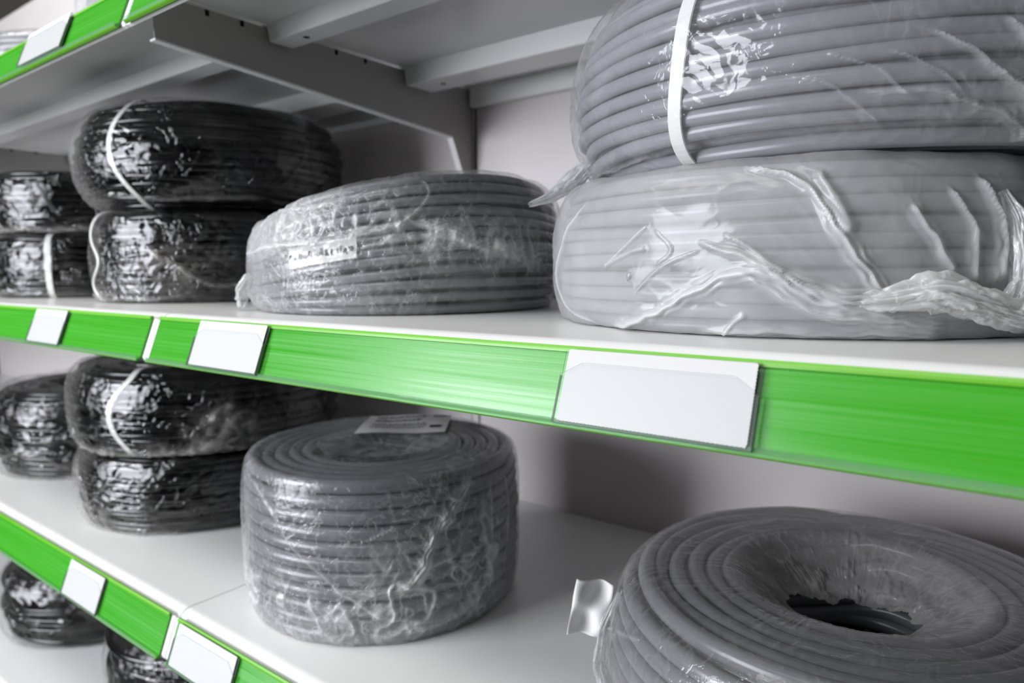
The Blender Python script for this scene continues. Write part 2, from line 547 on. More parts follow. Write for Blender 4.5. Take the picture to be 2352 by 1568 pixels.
# ------------------------------------------------------------------ price tags
def make_tag(x0, x1, zr, label, tilt=0.0, drop=0.0):
    """card in a clear holder clipped on the rail; tilt in radians in the rail's own plane"""
    root = empty('price_tag', ((x0 + x1) / 2, 0, zr), label, 'price tag', 'blank price tags on the green rails')
    w = (x1 - x0) / 2
    hgt = 0.0372

    def pt(u, s, n):
        # u sideways from the middle, s down, n outward
        uu = u * math.cos(tilt) + (s - hgt / 2) * math.sin(tilt)
        ss = -u * math.sin(tilt) + (s - hgt / 2) * math.cos(tilt) + hgt / 2 + drop
        y, z = sp(ss, n)
        return (uu, y, z)
    NB, NC, NF = 0.0026, 0.0040, 0.0046
    # card with rounded top corners and perforated right and bottom edges
    out = []
    for k in range(5):
        a = math.pi / 2 * k / 4
        out.append((-w + 0.0012 - 0.0012 * math.cos(a), 0.0012 - 0.0012 * math.sin(a)))
    for k in range(5):
        a = math.pi / 2 * k / 4
        out.append((w - 0.0012 + 0.0012 * math.sin(a), 0.0012 - 0.0012 * math.cos(a)))
    n = 44
    for k in range(n):
        out.append((w - (0.0003 if k % 2 else 0), 0.0015 + (hgt - 0.0022) * k / n))
    out.append((w - 0.0008, hgt))
    n = 90
    for k in range(n):
        out.append((w - 0.0012 - (2 * w - 0.0024) * k / n, hgt - (0.00025 if k % 2 else 0)))
    out.append((-w, hgt - 0.0006))
    m = len(out)
    V = [pt(u, s, NC) for u, s in out] + [pt(u, s, NC - 0.0003) for u, s in out]
    F = [tuple(range(m)), tuple(range(m, 2 * m))[::-1]] + [(i, i + m, (i + 1) % m + m, (i + 1) % m) for i in range(m)]
    mesh_obj('card', V, F, M['card'], root)
    # clear holder: back plate, front plate with cut corners, bottom fold, side walls

    def plate(name, outl, n0, n1, parent):
        k = len(outl)
        V = [pt(u, s, n1) for u, s in outl] + [pt(u, s, n0) for u, s in outl]
        F = [tuple(range(k)), tuple(range(k, 2 * k))[::-1]] + [(i, i + k, (i + 1) % k + k, (i + 1) % k) for i in range(k)]
        return mesh_obj(name, V, F, [M['holder'], M['holder_edge']], parent, fmat=[0, 0] + [1] * k)
    e = 0.0022
    hb = hgt + 0.0012
    holder = plate('holder', [(-w - e, 0.0008), (w + e, 0.0008), (w + e, hb), (-w - e, hb)], NB, NB + 0.0005, root)
    c = 0.0122
    plate('front_window', [(-w - e, 0.0135), (-w - e + c, 0.0068), (w + e - c, 0.0068), (w + e, 0.0145), (w + e, hb), (-w - e, hb)], NF, NF + 0.0004, holder)
    for nm, o2 in (('side_wall', [(-w - e, 0.014), (-w - e + 0.0004, 0.014), (-w - e + 0.0004, hb), (-w - e, hb)]),
                   ('side_wall', [(w + e - 0.0004, 0.015), (w + e, 0.015), (w + e, hb), (w + e - 0.0004, hb)]),
                   ('bottom_fold', [(-w - e, hb - 0.0005), (w + e, hb - 0.0005), (w + e, hb), (-w - e, hb)])):
        plate(nm, o2, NB + 0.0005, NF, holder)
    return root


make_tag(0.4450, 0.5415, ZM, 'large blank white price tag in clear holder below the loosely bagged grey coil', 0.0, 0.0024)
make_tag(0.0835, 0.1785, ZM, 'blank white price tag beside the rail joint, below the middle grey coil', 0.0, 0.0018)
make_tag(-0.2700, -0.1850, ZM, 'blank white price tag on middle rail under the stacked black coils', 0.0, 0.002)
make_tag(-0.2260, -0.1400, ZB, 'blank white price tag on lower rail, left of the rail joint', 0.0, 0.002)
make_tag(0.0170, 0.1130, ZB, 'blank white price tag on lower rail, just right of the rail joint', 0.0, 0.002)
make_tag(-0.2350, -0.1270, ZT, 'blank white price tag on the top rail at upper left', 0.0, -0.001)


# ------------------------------------------------------------------ cable coils
class Coil:
    def __init__(s, name, loc, label, R, H, W, r, mat, seed, a=None, p=2.6, group=None, zmod=None, wav=0.22, cross=35, lean=(0, 0), res=8, seg=150, squeeze=None):
        s.root = empty(name, loc, label, 'cable coil', group)
        s.R, s.H, s.W, s.r, s.seed, s.p = R, H, W, r, seed, p
        s.a = a if a is not None else 1.6 * r
        s.zmod = zmod
        s.loc = loc
        s.root.rotation_euler = (lean[0], lean[1], 0)
        rng = np.random.RandomState(seed)
        n = max(3, int(round(H / (2 * r))))
        dz = (H - 2 * r) / (n - 1)
        cols = max(2, int(W / (1.9 * r)))
        turns = []
        for j in range(cols):
            ks = range(n) if j % 2 == 0 else range(n - 1, -1, -1)
            for k in ks:
                z = r + k * dz
                t = abs(2 * z / H - 1)
                inset = s.a * (1 - (1 - min(t, 0.999) ** p) ** (1 / p))
                Ro = R - r - inset - j * 1.9 * r
                # only the shell of the winding can ever be seen
                if Ro < R - W + r + 0.45 * inset: continue
                if 2 <= j < cols - 1 and 1 < k < n - 2: continue
                turns.append((Ro, z))
        T = len(turns)
        th = np.linspace(0, 2 * np.pi, seg, endpoint=False)
        hs = np.arange(1, 6)

        def wob(amp):
            c = rng.normal(size=(T, 5)) / hs
            ph = rng.uniform(0, 2 * np.pi, (T, 5))
            return amp * (c[:, :, None] * np.sin(hs[None, :, None] * th[None, None, :] + ph[:, :, None])).sum(1)
        Rr = np.array([t[0] for t in turns])[:, None] + wob(r * wav)
        Zz = np.array([t[1] for t in turns])[:, None] + wob(r * wav * 0.9)
        Rr = np.minimum(Rr, R - r + 0.2 * r)
        x0 = np.radians(cross)
        s_ = smooth01(((th - (2 * np.pi - 0.9)) / 0.9))[None, :]
        Rn = np.vstack([Rr[1:], Rr[-1:]])
        Zn = np.vstack([Zz[1:], Zz[-1:]])
        R1 = (Rr * (1 - s_) + Rn * s_).ravel()
        Z1 = (Zz * (1 - s_) + Zn * s_).ravel()
        TH = np.tile(th, T) + x0
        Z1 = np.clip(Z1, r * 1.0, H - r * 1.0)
        if zmod is not None: Z1 = zmod(TH, Z1, H)
        Z1 = np.maximum(Z1, r * 1.0)
        er = np.stack([np.cos(TH), np.sin(TH), 0 * TH], 1)
        P = er * R1[:, None]
        P[:, 2] = Z1
        a_ = np.linspace(0, 2 * np.pi, res, endpoint=False)
        V = P[:, None, :] + r * (np.cos(a_)[None, :, None] * er[:, None, :] + np.sin(a_)[None, :, None] * np.array([0, 0, 1.0]))
        N = len(P)
        V = V.reshape(-1, 3)
        i = np.arange(N - 1)[:, None] * res
        j = np.arange(res)[None, :]
        F = np.stack([i + j, i + res + j, i + res + (j + 1) % res, i + (j + 1) % res], -1).reshape(-1, 4)
        s.cable = mesh_obj('cable_winding', V, F, mat, s.root, smooth=True)

    def outer(s, z):
        t = np.clip(np.abs(2 * z / s.H - 1), 0, 0.999)
        return s.R - s.a * (1 - (1 - t ** s.p) ** (1 / s.p))

    def section(s, off, n):
        """closed outline (rho, z, normal) of the wrapped winding, starting at the bottom middle, running outwards and up"""
        pts = []
        H, R, W, a = s.H, s.R, s.W, s.a
        Rm = R - W / 2
        zz = np.linspace(0, 1, 60)
        z = H * (0.5 - 0.5 * np.cos(zz * np.pi))
        ro = s.outer(z)
        ri = (R - W) + 0.45 * (R - ro)
        top = np.stack([np.linspace(ro[-1], ri[-1], 30), np.full(30, H)], 1)
        bot = np.stack([np.linspace(ri[0], ro[0], 30), np.zeros(30)], 1)
        loop = np.vstack([bot[15:-1], np.stack([ro, z], 1)[:-1], top[:-1], np.stack([ri, z], 1)[::-1][:-1], bot[:16]])
        seg = np.linalg.norm(np.diff(loop, axis=0), axis=1)
        u = np.concatenate([[0], np.cumsum(seg)])
        uu = np.linspace(0, u[-1], n, endpoint=False)
        c = np.stack([np.interp(uu, u, loop[:, 0]), np.interp(uu, u, loop[:, 1])], 1)
        # smooth corners and take normals
        for _ in range(6): c = (np.roll(c, 1, 0) + 2 * c + np.roll(c, -1, 0)) / 4
        t = np.roll(c, -1, 0) - np.roll(c, 1, 0)
        t /= np.linalg.norm(t, axis=1)[:, None] + 1e-12
        nrm = np.stack([t[:, 1], -t[:, 0]], 1)
        return c + nrm * off, nrm, uu

    def film(s, mat, nth=500, ns=220, off=0.0012, puff=0.0015, puff_scale=0.06, wr=0.0006, wr_scale=(0.02, 0.012), shear=0.0,
             haze=0.06, haze_var=0.05, web=0.5, folds=(), bulge=None, holes=None, nets=(), name='plastic_wrap', mil=None, th_range=None, floor=0.0003, ceil=9.0):
        c, nrm, uu = s.section(off, ns)
        th = np.radians(90) - np.linspace(0, 2 * np.pi, nth)[::-1] + 0.0
        TH, S = np.meshgrid(th, np.arange(ns), indexing='ij')
        rho = c[:, 0][None, :] + 0 * TH
        z = c[:, 1][None, :] + 0 * TH
        nr = nrm[:, 0][None, :] + 0 * TH
        nz = nrm[:, 1][None, :] + 0 * TH
        if s.zmod is not None:
            z = s.zmod(TH, z, s.H)
        P3 = np.stack([rho * np.cos(TH), rho * np.sin(TH), z], -1) + s.seed * 1.37
        arc = TH * s.R
        up_ = uu[None, :] + 0 * TH
        warp = fbm(P3 / 0.045, 2) * 0.02
        P2 = np.stack([(arc + shear * up_ + warp) / wr_scale[0], (up_ + warp * 0.6) / wr_scale[1], 0 * TH + s.seed], -1)
        r1 = ridge(P2, 2.0, 3.5)
        r2 = ridge(P2 * 2.3 + 5.1, 2.0, 3.0)
        mask = np.clip(0.5 + 1.2 * perlin(P3 / 0.05 + 3.3), 0, 1)
        d = puff * (0.5 + 0.9 * fbm(P3 / puff_scale, 2)) + wr * mask * (r1 + 0.5 * r2)
        hz = haze + haze_var * (fbm(P3 / 0.035 + 9, 3)) + 0.10 * mask * r1 * web
        wb = web * np.clip(0.35 + 1.3 * perlin(P3 / 0.06 + 21.0), 0, 1.2)
        outer = smooth01((rho - (s.R - s.W * 0.5)) / (s.W * 0.3))
        if bulge is not None: d = d + bulge(TH, z, rho) * np.clip(nr, 0, 1)
        for f in folds:
            pts, wd, ht, den, pleat = f[:5]
            pp = np.array([(math.radians(a) * s.R, zz) for a, zz in pts])
            # bend the poly-line smoothly
            q = pp
            for _ in range(2):
                q2 = [q[0]]
                for a, b in zip(q[:-1], q[1:]): q2 += [a * 0.75 + b * 0.25, a * 0.25 + b * 0.75]
                q2.append(q[-1])
                q = np.array(q2)
            X, Z = arc + warp * 0.25, z + warp * 0.18
            best = np.full(TH.shape, 9.0)
            along = np.zeros(TH.shape)
            acc, total = 0.0, np.linalg.norm(np.diff(q, axis=0), axis=1).sum()
            side = np.zeros(TH.shape)
            for a, b in zip(q[:-1], q[1:]):
                ab = b - a
                L2 = ab @ ab + 1e-12
                t = np.clip(((X - a[0]) * ab[0] + (Z - a[1]) * ab[1]) / L2, 0, 1)
                dx, dz = X - a[0] - t * ab[0], Z - a[1] - t * ab[1]
                dd = np.hypot(dx, dz)
                sd = (dx * ab[1] - dz * ab[0]) / math.sqrt(L2)
                w_ = dd < best
                best = np.where(w_, dd, best)
                along = np.where(w_, (acc + t * math.sqrt(L2)) / total, along)
                side = np.where(w_, sd, side)
                acc += math.sqrt(L2)
            w0, w1 = wd if isinstance(wd, tuple) else (wd, wd)
            ww = w0 + (w1 - w0) * along
            ww = ww * (0.8 + 0.5 * perlin(np.stack([along * total / 0.012, 0 * along, 0 * along + s.seed], -1)))
            env = np.exp(-(best / ww) ** 2 * 1.2) * outer * smooth01(np.minimum(along * 8 + 0.25, (1 - along) * 8 + 0.25))
            pl = 0
            if pleat > 0:
                ph = side / pleat + 0.8 * perlin(np.stack([along * total / 0.01, side / 0.01, 0 * side + 4], -1))
                pl = 0.5 + 0.5 * np.cos(ph * 2 * np.pi)
                d = d + env * ht * (0.45 + 0.55 * pl)
                hz = hz + env * den * (0.55 + 0.6 * pl)
            else:
                d = d + env * ht
                hz = hz + env * den
            wb = wb * (1 - 0.5 * env) + 0.0
        if mil is not None: hz = hz + mil(TH, z, rho)
        if nets:
            w3 = np.stack([perlin(P3 / 0.018 + 40), perlin(P3 / 0.018 + 50), perlin(P3 / 0.018 + 60)], -1) * 0.7
            net = np.clip(ridge(P3 * np.array([1, 1, 0.7]) / 0.030 + w3, 1.8, 5.5) + 0.55 * ridge(P3 / 0.014 + w3 * 1.3 + 7, 1.8, 5.0), 0, 1.2)
            for deg, zc, rx, rz, st in nets:
                g = np.exp(-(((np.degrees(TH) - deg) / rx) ** 2 + ((z - zc) / rz) ** 2)) * outer
                hz = hz + st * g * (0.12 + 1.25 * net)
                d = d + 0.0016 * g * net
                wb = wb + 0.3 * g
        d = np.maximum(d, 0.0001)
        rho2, z2 = rho + nr * d, z + nz * d
        z2 = np.maximum(z2, floor + 0.0006 * (1 + perlin(P3 / 0.01)))
        z2 = np.minimum(z2, ceil)
        V = np.stack([rho2 * np.cos(TH), rho2 * np.sin(TH), z2], -1).reshape(-1, 3)
        i = np.arange(nth - 1)[:, None] * ns
        j = np.arange(ns)[None, :]
        F = np.stack([i + j, i + ns + j, i + ns + (j + 1) % ns, i + (j + 1) % ns], -1)
        keep = np.ones(F.shape[:2], bool)
        if holes is not None:
            hmask = holes(TH, z, rho, P3, arc)
            keep = ~(hmask[:-1, :])
        F = F[keep].reshape(-1, 4)
        return mesh_obj(name, V, F, mat, s.root, smooth=True,
                        attrs={'haze': np.clip(hz, 0, 0.97).ravel(), 'web': np.clip(wb, 0, 1.5).ravel()})

    def strap(s, deg, width, mat, off=0.0022, drift=(), part='strap', cordr=None):
        """band round the winding's section at one angle"""
        n = 96
        c, nrm, uu = s.section(off, n)
        th0 = math.radians(deg)
        V, F = [], []
        for i in range(n):
            rho, z = c[i]
            sh = 0.0
            for (zz, dd, wz) in drift:
                if rho > s.R - s.W / 2: sh += dd * math.exp(-((z - zz) / wz) ** 2)
            a = th0 + sh / s.R
            if s.zmod is not None: z = float(s.zmod(np.array([a]), np.array([z]), s.H)[0])
            z = max(z, (cordr or 0) + 0.0004)
            ca, sa = math.cos(a), math.sin(a)
            base = Vector((rho * ca, rho * sa, max(z, 0.0004)))
            tang = Vector((-sa, ca, 0))
            nn = Vector((nrm[i][0] * ca, nrm[i][0] * sa, nrm[i][1]))
            if cordr:
                for k in range(8):
                    b = k / 8 * 2 * math.pi
                    V.append(base + tang * (cordr * 1.3 * math.cos(b)) + nn * (cordr * 0.8 * math.sin(b)))
            else:
                for (su, sn) in ((-1, 0), (-0.9, 1), (0.9, 1), (1, 0)):
                    V.append(base + tang * (su * width / 2) + nn * (sn * 0.0007))
        m = 8 if cordr else 4
        for i in range(n):
            j = (i + 1) % n
            for k in range(m):
                F.append((i * m + k, i * m + (k + 1) % m, j * m + (k + 1) % m, j * m + k))
        return mesh_obj(part, V, F, mat, s.root, smooth=bool(cordr))

    def surf(s, deg, z, off):
        th = math.radians(deg)
        zz = z
        rho = float(s.outer(np.array([min(max(z, 0), s.H)]))[0]) + off
        return Vector((rho * math.cos(th), rho * math.sin(th), zz))

    def print_text(s, text, deg, z, size, off, mat, part='cable_print', slope=0.0, mirror=False):
        """lettering bent round the coil's outside"""
        cu = bpy.data.curves.new(part, 'FONT')
        cu.body = text
        cu.size = size
        cu.resolution_u = 2
        tmp = bpy.data.objects.new('tmp_text', cu)
        COL.objects.link(tmp)
        dg = bpy.context.evaluated_depsgraph_get()
        me = bpy.data.meshes.new_from_object(tmp.evaluated_get(dg))
        bpy.data.objects.remove(tmp)
        for v in me.vertices:
            x, y = v.co.x, v.co.y + slope * v.co.x
            a = math.radians(deg) + x / s.R
            rho = s.R + off
            v.co = Vector((rho * math.cos(a), rho * math.sin(a), z + y))
        me.materials.clear()
        me.materials.append(mat)
        o = bpy.data.objects.new(part, me)
        COL.objects.link(o)
        o.parent = s.root
        return o

    def patch(s, part, deg0, deg1, z0, z1, off, mat, skew=0.0, wave=0.0006, n=24):
        """a paper label lying on the outside, corners (deg, z)"""
        V, F = [], []
        for i in range(n):
            for j in range(8):
                u, v = i / (n - 1), j / 7
                deg = deg0 + (deg1 - deg0) * u
                z = z0 + (z1 - z0) * v + skew * u
                w = wave * math.sin(u * 9 + v * 3)
                V.append(s.surf(deg, z, off + w))
        for i in range(n - 1):
            for j in range(7):
                F.append((i * 8 + j, (i + 1) * 8 + j, (i + 1) * 8 + j + 1, i * 8 + j + 1))
        o = mesh_obj(part, V, F, mat, s.root, smooth=True)
        return o


def crumple(name, parent, path, radii, mat, seed, flat=1.0, amp=0.35, haze=0.5, up=(0, 0, 1), n1=110, n2=90, sc=0.006):
    """a twisted, gathered length of film: a tube along a path with sharp lengthwise pleats"""
    P = np.array(path, float)
    seg = np.linalg.norm(np.diff(P, axis=0), axis=1)
    u = np.concatenate([[0], np.cumsum(seg)])
    t = np.linspace(0, u[-1], n1)
    # smooth interpolation
    C = np.stack([np.interp(t, u, P[:, k]) for k in range(3)], 1)
    for _ in range(14):
        C[1:-1] = (C[:-2] + 2 * C[1:-1] + C[2:]) / 4
    Rr = np.interp(t, u, radii)
    for _ in range(8): Rr[1:-1] = (Rr[:-2] + 2 * Rr[1:-1] + Rr[2:]) / 4
    T = np.gradient(C, axis=0)
    T /= np.linalg.norm(T, axis=1)[:, None]
    U = np.array(up, float)[None, :] + 0 * T
    B = np.cross(T, U)
    B /= np.linalg.norm(B, axis=1)[:, None] + 1e-9
    Nn = np.cross(B, T)
    a = np.linspace(0, 2 * np.pi, n2, endpoint=False)
    A, I = np.meshgrid(a, np.arange(n1))
    tt = t[I]
    rad = Rr[I]
    Q = np.stack([np.cos(A) * 1.5 + tt / sc * 0.10, np.sin(A) * 1.5 + seed, tt / sc * 0.12], -1)
    w3 = fbm(Q * 1.3 + 31, 2)
    rr = fbm(Q + w3[..., None] * 0.5, 2)
    Qp = np.stack([A * 1.9 + w3 * 2.5, tt / sc * 0.16, 0 * A + seed], -1)
    pl = np.clip(np.abs(perlin(Qp)) * 2.6, 0, 1)
    pl2 = np.clip(np.abs(perlin(Qp * 2.1 + 8)) * 2.6, 0, 1)
    k = 1 + amp * (1.5 * rr + 0.9 * pl + 0.35 * pl2 - 0.6)
    V = C[I] + rad[..., None] * k[..., None] * (np.cos(A)[..., None] * B[I] + flat * np.sin(A)[..., None] * Nn[I])
    V = V.reshape(-1, 3)
    i = np.arange(n1 - 1)[:, None] * n2
    j = np.arange(n2)[None, :]
    F = np.stack([i + j, i + n2 + j, i + n2 + (j + 1) % n2, i + (j + 1) % n2], -1).reshape(-1, 4)
    hz = haze * (0.6 + 0.9 * np.clip(1.0 - pl, 0, 1.2)) + 0.1 * rr
    return mesh_obj(name, V, F, mat, parent, smooth=True, attrs={'haze': np.clip(hz, 0.05, 0.97).ravel(), 'web': np.full(len(V), 0.7)})


def rel(c, pts):
    """world points -> local to the coil"""
    return [(p[0] - c.loc[0], p[1] - c.loc[1], p[2] - c.loc[2]) for p in pts]


S_M, S_B, S_T, S_L = ZM + TOP, ZB + TOP, ZT + TOP, ZL + TOP
G_GREY = 'grey cable coils on the shelves'
G_BLACK = 'black cable coils on the shelves'

# A: loosely bagged grey coil on the middle shelf, right
A = Coil('cable_coil', (0.488, 0.236, S_M), 'grey cable coil in loose milky bag, on the middle shelf under another coil',
         0.174, 0.0925, 0.075, 0.0047, M['grey_cable'], 3, a=0.016, p=2.2, group=G_GREY, wav=0.3, cross=120, seg=200, res=10)
A.film(M['film_bag'], nth=1100, ns=330, off=0.0025, puff=0.004, puff_scale=0.05, wr=0.0006, wr_scale=(0.035, 0.02), shear=0.7,
       haze=0.45, haze_var=0.12, web=0.25, ceil=0.0968,
       folds=[
           ([(-83, .089), (-76, .0837), (-71, .074), (-66.4, .052), (-63, .034), (-60, .0236)], (0.0012, 0.0065), 0.004, 0.50, 0.0035),
           ([(-71, .085), (-68, .072), (-65.5, .055)], (0.004, 0.003), 0.0035, 0.15, 0),
           ([(-112, .003), (-101, .009), (-93, .0224), (-85, .034), (-79, .034), (-72, .024), (-60, .0128)], (0.003, 0.008), 0.0045, 0.50, 0.004),
           ([(-90, .052), (-84, .043), (-78, .034), (-70, .028), (-58, .017)], (0.0012, 0.0075), 0.0045, 0.45, 0.003),
           ([(-86, .054), (-81, .043), (-76, .034)], (0.0008, 0.003), 0.003, 0.35, 0.0022),
           ([(-57, .068), (-54, .051), (-49.8, .034)], (0.0045, 0.003), 0.0035, 0.35, 0.004),
           ([(-84, .035), (-74, .020), (-66, .0116), (-49, .0083)], (0.0018, 0.006), 0.003, 0.40, 0.003),
           ([(-90, .005), (-80, .006), (-70, .004), (-50, .004)], (0.002, 0.004), 0.003, 0.35, 0.0025),
           ([(-112, .037), (-106, .050), (-100, .062)], (0.0006, 0.0013), 0.0018, 0.45, 0),
           ([(-112, .037), (-106, .045), (-101, .048)], (0.0006, 0.0018), 0.0018, 0.30, 0),
           ([(-98, .060), (-94, .048), (-98, .040)], (0.0007, 0.0007), 0.0014, 0.25, 0),
           ([(-104, .022), (-97, .040), (-90, .047)], (0.0007, 0.0007), 0.0014, 0.25, 0),
           ([(-86, .0035), (-84, .010), (-82, .014)], (0.0008, 0.0020), 0.0015, 0.35, 0),
           ([(-119, .079), (-130, .058), (-139, .032), (-130, .012), (-118, .002)], (0.0010, 0.0010), 0.0012, 0.55, 0),
           ([(-46, .080), (-43, .055), (-42, .03)], (0.003, 0.005), 0.004, 0.35, 0.003),
           ([(-51, .075), (-48, .055), (-46, .03)], (0.0015, 0.004), 0.003, 0.30, 0.003),
       ])
zk = lambda c, *a: Vector(c.surf(*a))
crumple('gathered_film', A.root, [A.surf(-66, .020, .004), A.surf(-60, .022, .006), A.surf(-54, .026, .009), A.surf(-48, .020, .011), A.surf(-42, .014, .012), A.surf(-36, .012, .012)],
        [0.003, 0.006, 0.0085, 0.008, 0.0075, 0.006], M['film_knot'], 4, flat=1.0, amp=0.5, haze=0.55, up=(0, 0, 1))
crumple('gathered_film', A.root, [A.surf(-41, .075, .003), A.surf(-40, .06, .007), A.surf(-39.5, .045, .009), A.surf(-39, .03, .009), A.surf(-40, .016, .009)],
        [0.002, 0.004, 0.005, 0.006, 0.007], M['film_knot'], 9, amp=0.5, haze=0.5, up=(1, 0, 0))
A.print_text('P022PN8..', -94.0, 0.0735, 0.0045, 0.0006, M['ink'], slope=0.02)

# the cable's cut end lying on the outside of coil A, copper showing


def cable_end(c, deg0, deg1, z, r):
    n1, n2 = 14, 14
    V = []
    for i in range(n1):
        t = i / (n1 - 1)
        th = math.radians(deg0 + (deg1 - deg0) * t)
        rho = c.R + r * 0.35 - r * 2.2 * t
        er, ez = Vector((math.cos(th), math.sin(th), 0)), Vector((0, 0, 1))
        for k in range(n2):
            a = 2 * math.pi * k / n2
            V.append(er * (rho + r * math.cos(a)) + ez * (z + 0.003 * t + r * math.sin(a)))
    F = [(i * n2 + k, i * n2 + (k + 1) % n2, (i + 1) * n2 + (k + 1) % n2, (i + 1) * n2 + k) for i in range(n1 - 1) for k in range(n2)]
    F.append(tuple(range(n2))[::-1])
    o = mesh_obj('cable_end', V, F, M['grey_cable'], c.root, smooth=True)
    th = math.radians(deg0)
    er, et = Vector((math.cos(th), math.sin(th), 0)), Vector((math.sin(th), -math.cos(th), 0))
    V = []
    for s_ in (0, 1):
        for k in range(10):
            a = 2 * math.pi * k / 10
            V.append(er * (c.R + r * 0.35 + r * 0.45 * math.cos(a)) + Vector((0, 0, z + r * 0.45 * math.sin(a))) + et * (0.0018 * s_))
    F = [(k, (k + 1) % 10, 10 + (k + 1) % 10, 10 + k) for k in range(10)] + [tuple(range(10, 20))]
    mesh_obj('copper_core', V, F, M['copper'], o)


cable_end(A, -104.8, -97.0, 0.0335, 0.0046)

# B: second grey coil lying on A
B = Coil('cable_coil', (0.510, 0.250, S_M + 0.0975), 'grey cable coil with one white woven strap, lying on top of the loosely bagged coil',
         0.186, 0.117, 0.085, 0.0049, M['grey_cable'], 11, a=0.038, p=2.2, group=G_GREY, wav=0.42, cross=200, seg=200, res=10)
B.strap(-101.5, 0.0095, M['strap'], off=0.0022, drift=[(0.117, 0.008, 0.03), (0.0, -0.012, 0.040)])
B.film(M['film_tight'], nth=1100, ns=330, off=0.0032, puff=0.0022, puff_scale=0.05, wr=0.0011, wr_scale=(0.016, 0.012), shear=0.9,
       haze=0.12, haze_var=0.08, web=0.5,
       folds=[
           ([(-46, .004), (-50, .018), (-56, .030), (-61, .042), (-66, .048)], (0.0055, 0.0009), 0.004, 0.40, 0.0028),
           ([(-45, .020), (-51, .038), (-56, .053)], (0.006, 0.0012), 0.004, 0.35, 0.003),
           ([(-46, .002), (-56, .016), (-66, .024), (-74, .025)], (0.004, 0.0009), 0.003, 0.30, 0.0025),
           ([(-60, .022), (-66, .034), (-71, .040)], (0.0009, 0.0006), 0.002, 0.25, 0),
           ([(-66, .020), (-73, .036), (-79, .043)], (0.0009, 0.0006), 0.002, 0.22, 0),
           ([(-70, .012), (-78, .028), (-84, .036)], (0.0009, 0.0006), 0.002, 0.2, 0),
           ([(-48, .040), (-53, .060), (-58, .078)], (0.004, 0.002), 0.003, 0.2, 0.003),
           ([(-148, .010), (-140, .006), (-125, .006), (-112, .010)], (0.003, 0.001), 0.002, 0.2, 0.002),
       ], mil=lambda T, z, rho: 0.16 * smooth01((np.degrees(T) + 58) / 12) * (np.degrees(T) < 60))
crumple('film_tail', B.root, rel(B, [(0.352, 0.165, 0.118), (0.346, 0.150, 0.104), (0.340, 0.135, 0.094), (0.333, 0.118, 0.088)]),
        [0.010, 0.008, 0.006, 0.003], M['film_knot'], 14, flat=0.7, amp=0.4, haze=0.5)
crumple('gathered_film', B.root, [B.surf(-42, .012, .006), B.surf(-44, .034, .012), B.surf(-46, .056, .018), B.surf(-49, .080, .018), B.surf(-52, .10, .016)],
        [0.004, 0.007, 0.009, 0.010, 0.008], M['film_knot'], 21, flat=0.6, amp=0.5, haze=0.35, up=(1, 0, 0))

# C: grey coil in torn wrap, middle of the middle shelf


def zmod_c(T, z, H):
    f = np.maximum(0.84 + 0.31 * np.cos(T + math.radians(10)), 0.80)
    u = z / H
    return z * f + 0.006 * np.sin(np.pi * np.clip(u, 0, 1)) * np.sin(T + math.radians(70))


C_ = Coil('cable_coil', (0.119, 0.202, S_M), 'grey cable coil in torn crinkled wrap beside the stacked black coils',
          0.154, 0.104, 0.075, 0.0042, M['grey_cable_dark'], 23, a=0.018, p=2.3, group=G_GREY, zmod=zmod_c, wav=0.28, cross=150, seg=170, res=8)
C_.film(M['film_wrap'], nth=800, ns=260, off=0.0014, puff=0.0022, puff_scale=0.04, wr=0.0012, wr_scale=(0.016, 0.010), shear=0.5,
        haze=0.06, haze_var=0.08, web=0.6,
        folds=[
            ([(-118, .052), (-95, .056), (-77, .060), (-62, .064), (-49, .071), (-43, .076)], (0.0035, 0.004), 0.003, 0.40, 0.0025),
            ([(-48, .071), (-40, .088), (-38, .100), (-41, .108)], (0.0016, 0.0012), 0.002, 0.45, 0.0015),
            ([(-42, .078), (-32, .070), (-23, .060), (-14, .054)], (0.004, 0.009), 0.004, 0.50, 0.0028),
            ([(-18, .062), (-12, .054), (-8, .044)], (0.007, 0.009), 0.006, 0.55, 0.003),
            ([(-62, .052), (-48, .062), (-34, .066), (-20, .055)], (0.002, 0.003), 0.002, 0.35, 0.002),
            ([(-10, .050), (10, .052), (30, .052)], (0.010, 0.010), 0.004, 0.25, 0.004),
            ([(-100, .090), (-80, .088), (-64, .094), (-50, .098)], (0.0012, 0.0012), 0.0015, 0.25, 0.0012),
        ], nets=[(-75, 0.075, 35, 0.025, 0.25), (-30, 0.062, 25, 0.018, 0.30), (5, 0.055, 22, 0.025, 0.30), (-85, 0.012, 60, 0.012, 0.15)],
        mil=lambda T, z, rho: 0.26 * smooth01((-60 - np.degrees(T)) / 25) * smooth01((z - 0.02) / 0.05) + 0.10 * smooth01((-70 - np.degrees(T)) / 25))
C_.patch('paper_label', -84, -60, 0.039, 0.056, 0.0016, M['paper'], skew=0.009)
_lab = C_.root.children[-1]
_r = random.Random(3)
_u = -98.0
while _u < -57:
    _w = _r.uniform(0.5, 1.4)
    _z = 0.046 + 0.00030 * (_u + 84) + _r.uniform(-0.001, 0.001)
    _p = C_.patch('printed_mark', _u, _u + _w, _z, _z + _r.uniform(0.002, 0.006), 0.0024, M['ink'], n=3)
    _p.parent = _lab
    _u += _w + _r.uniform(0.3, 1.2)
crumple('film_tail', C_.root, [C_.surf(-118, .034, .002), C_.surf(-122, .022, .010), C_.surf(-126, .010, .014), C_.surf(-124, .003, .020)],
        [0.004, 0.006, 0.006, 0.003], M['film_knot'], 33, flat=0.6, amp=0.5, haze=0.45)

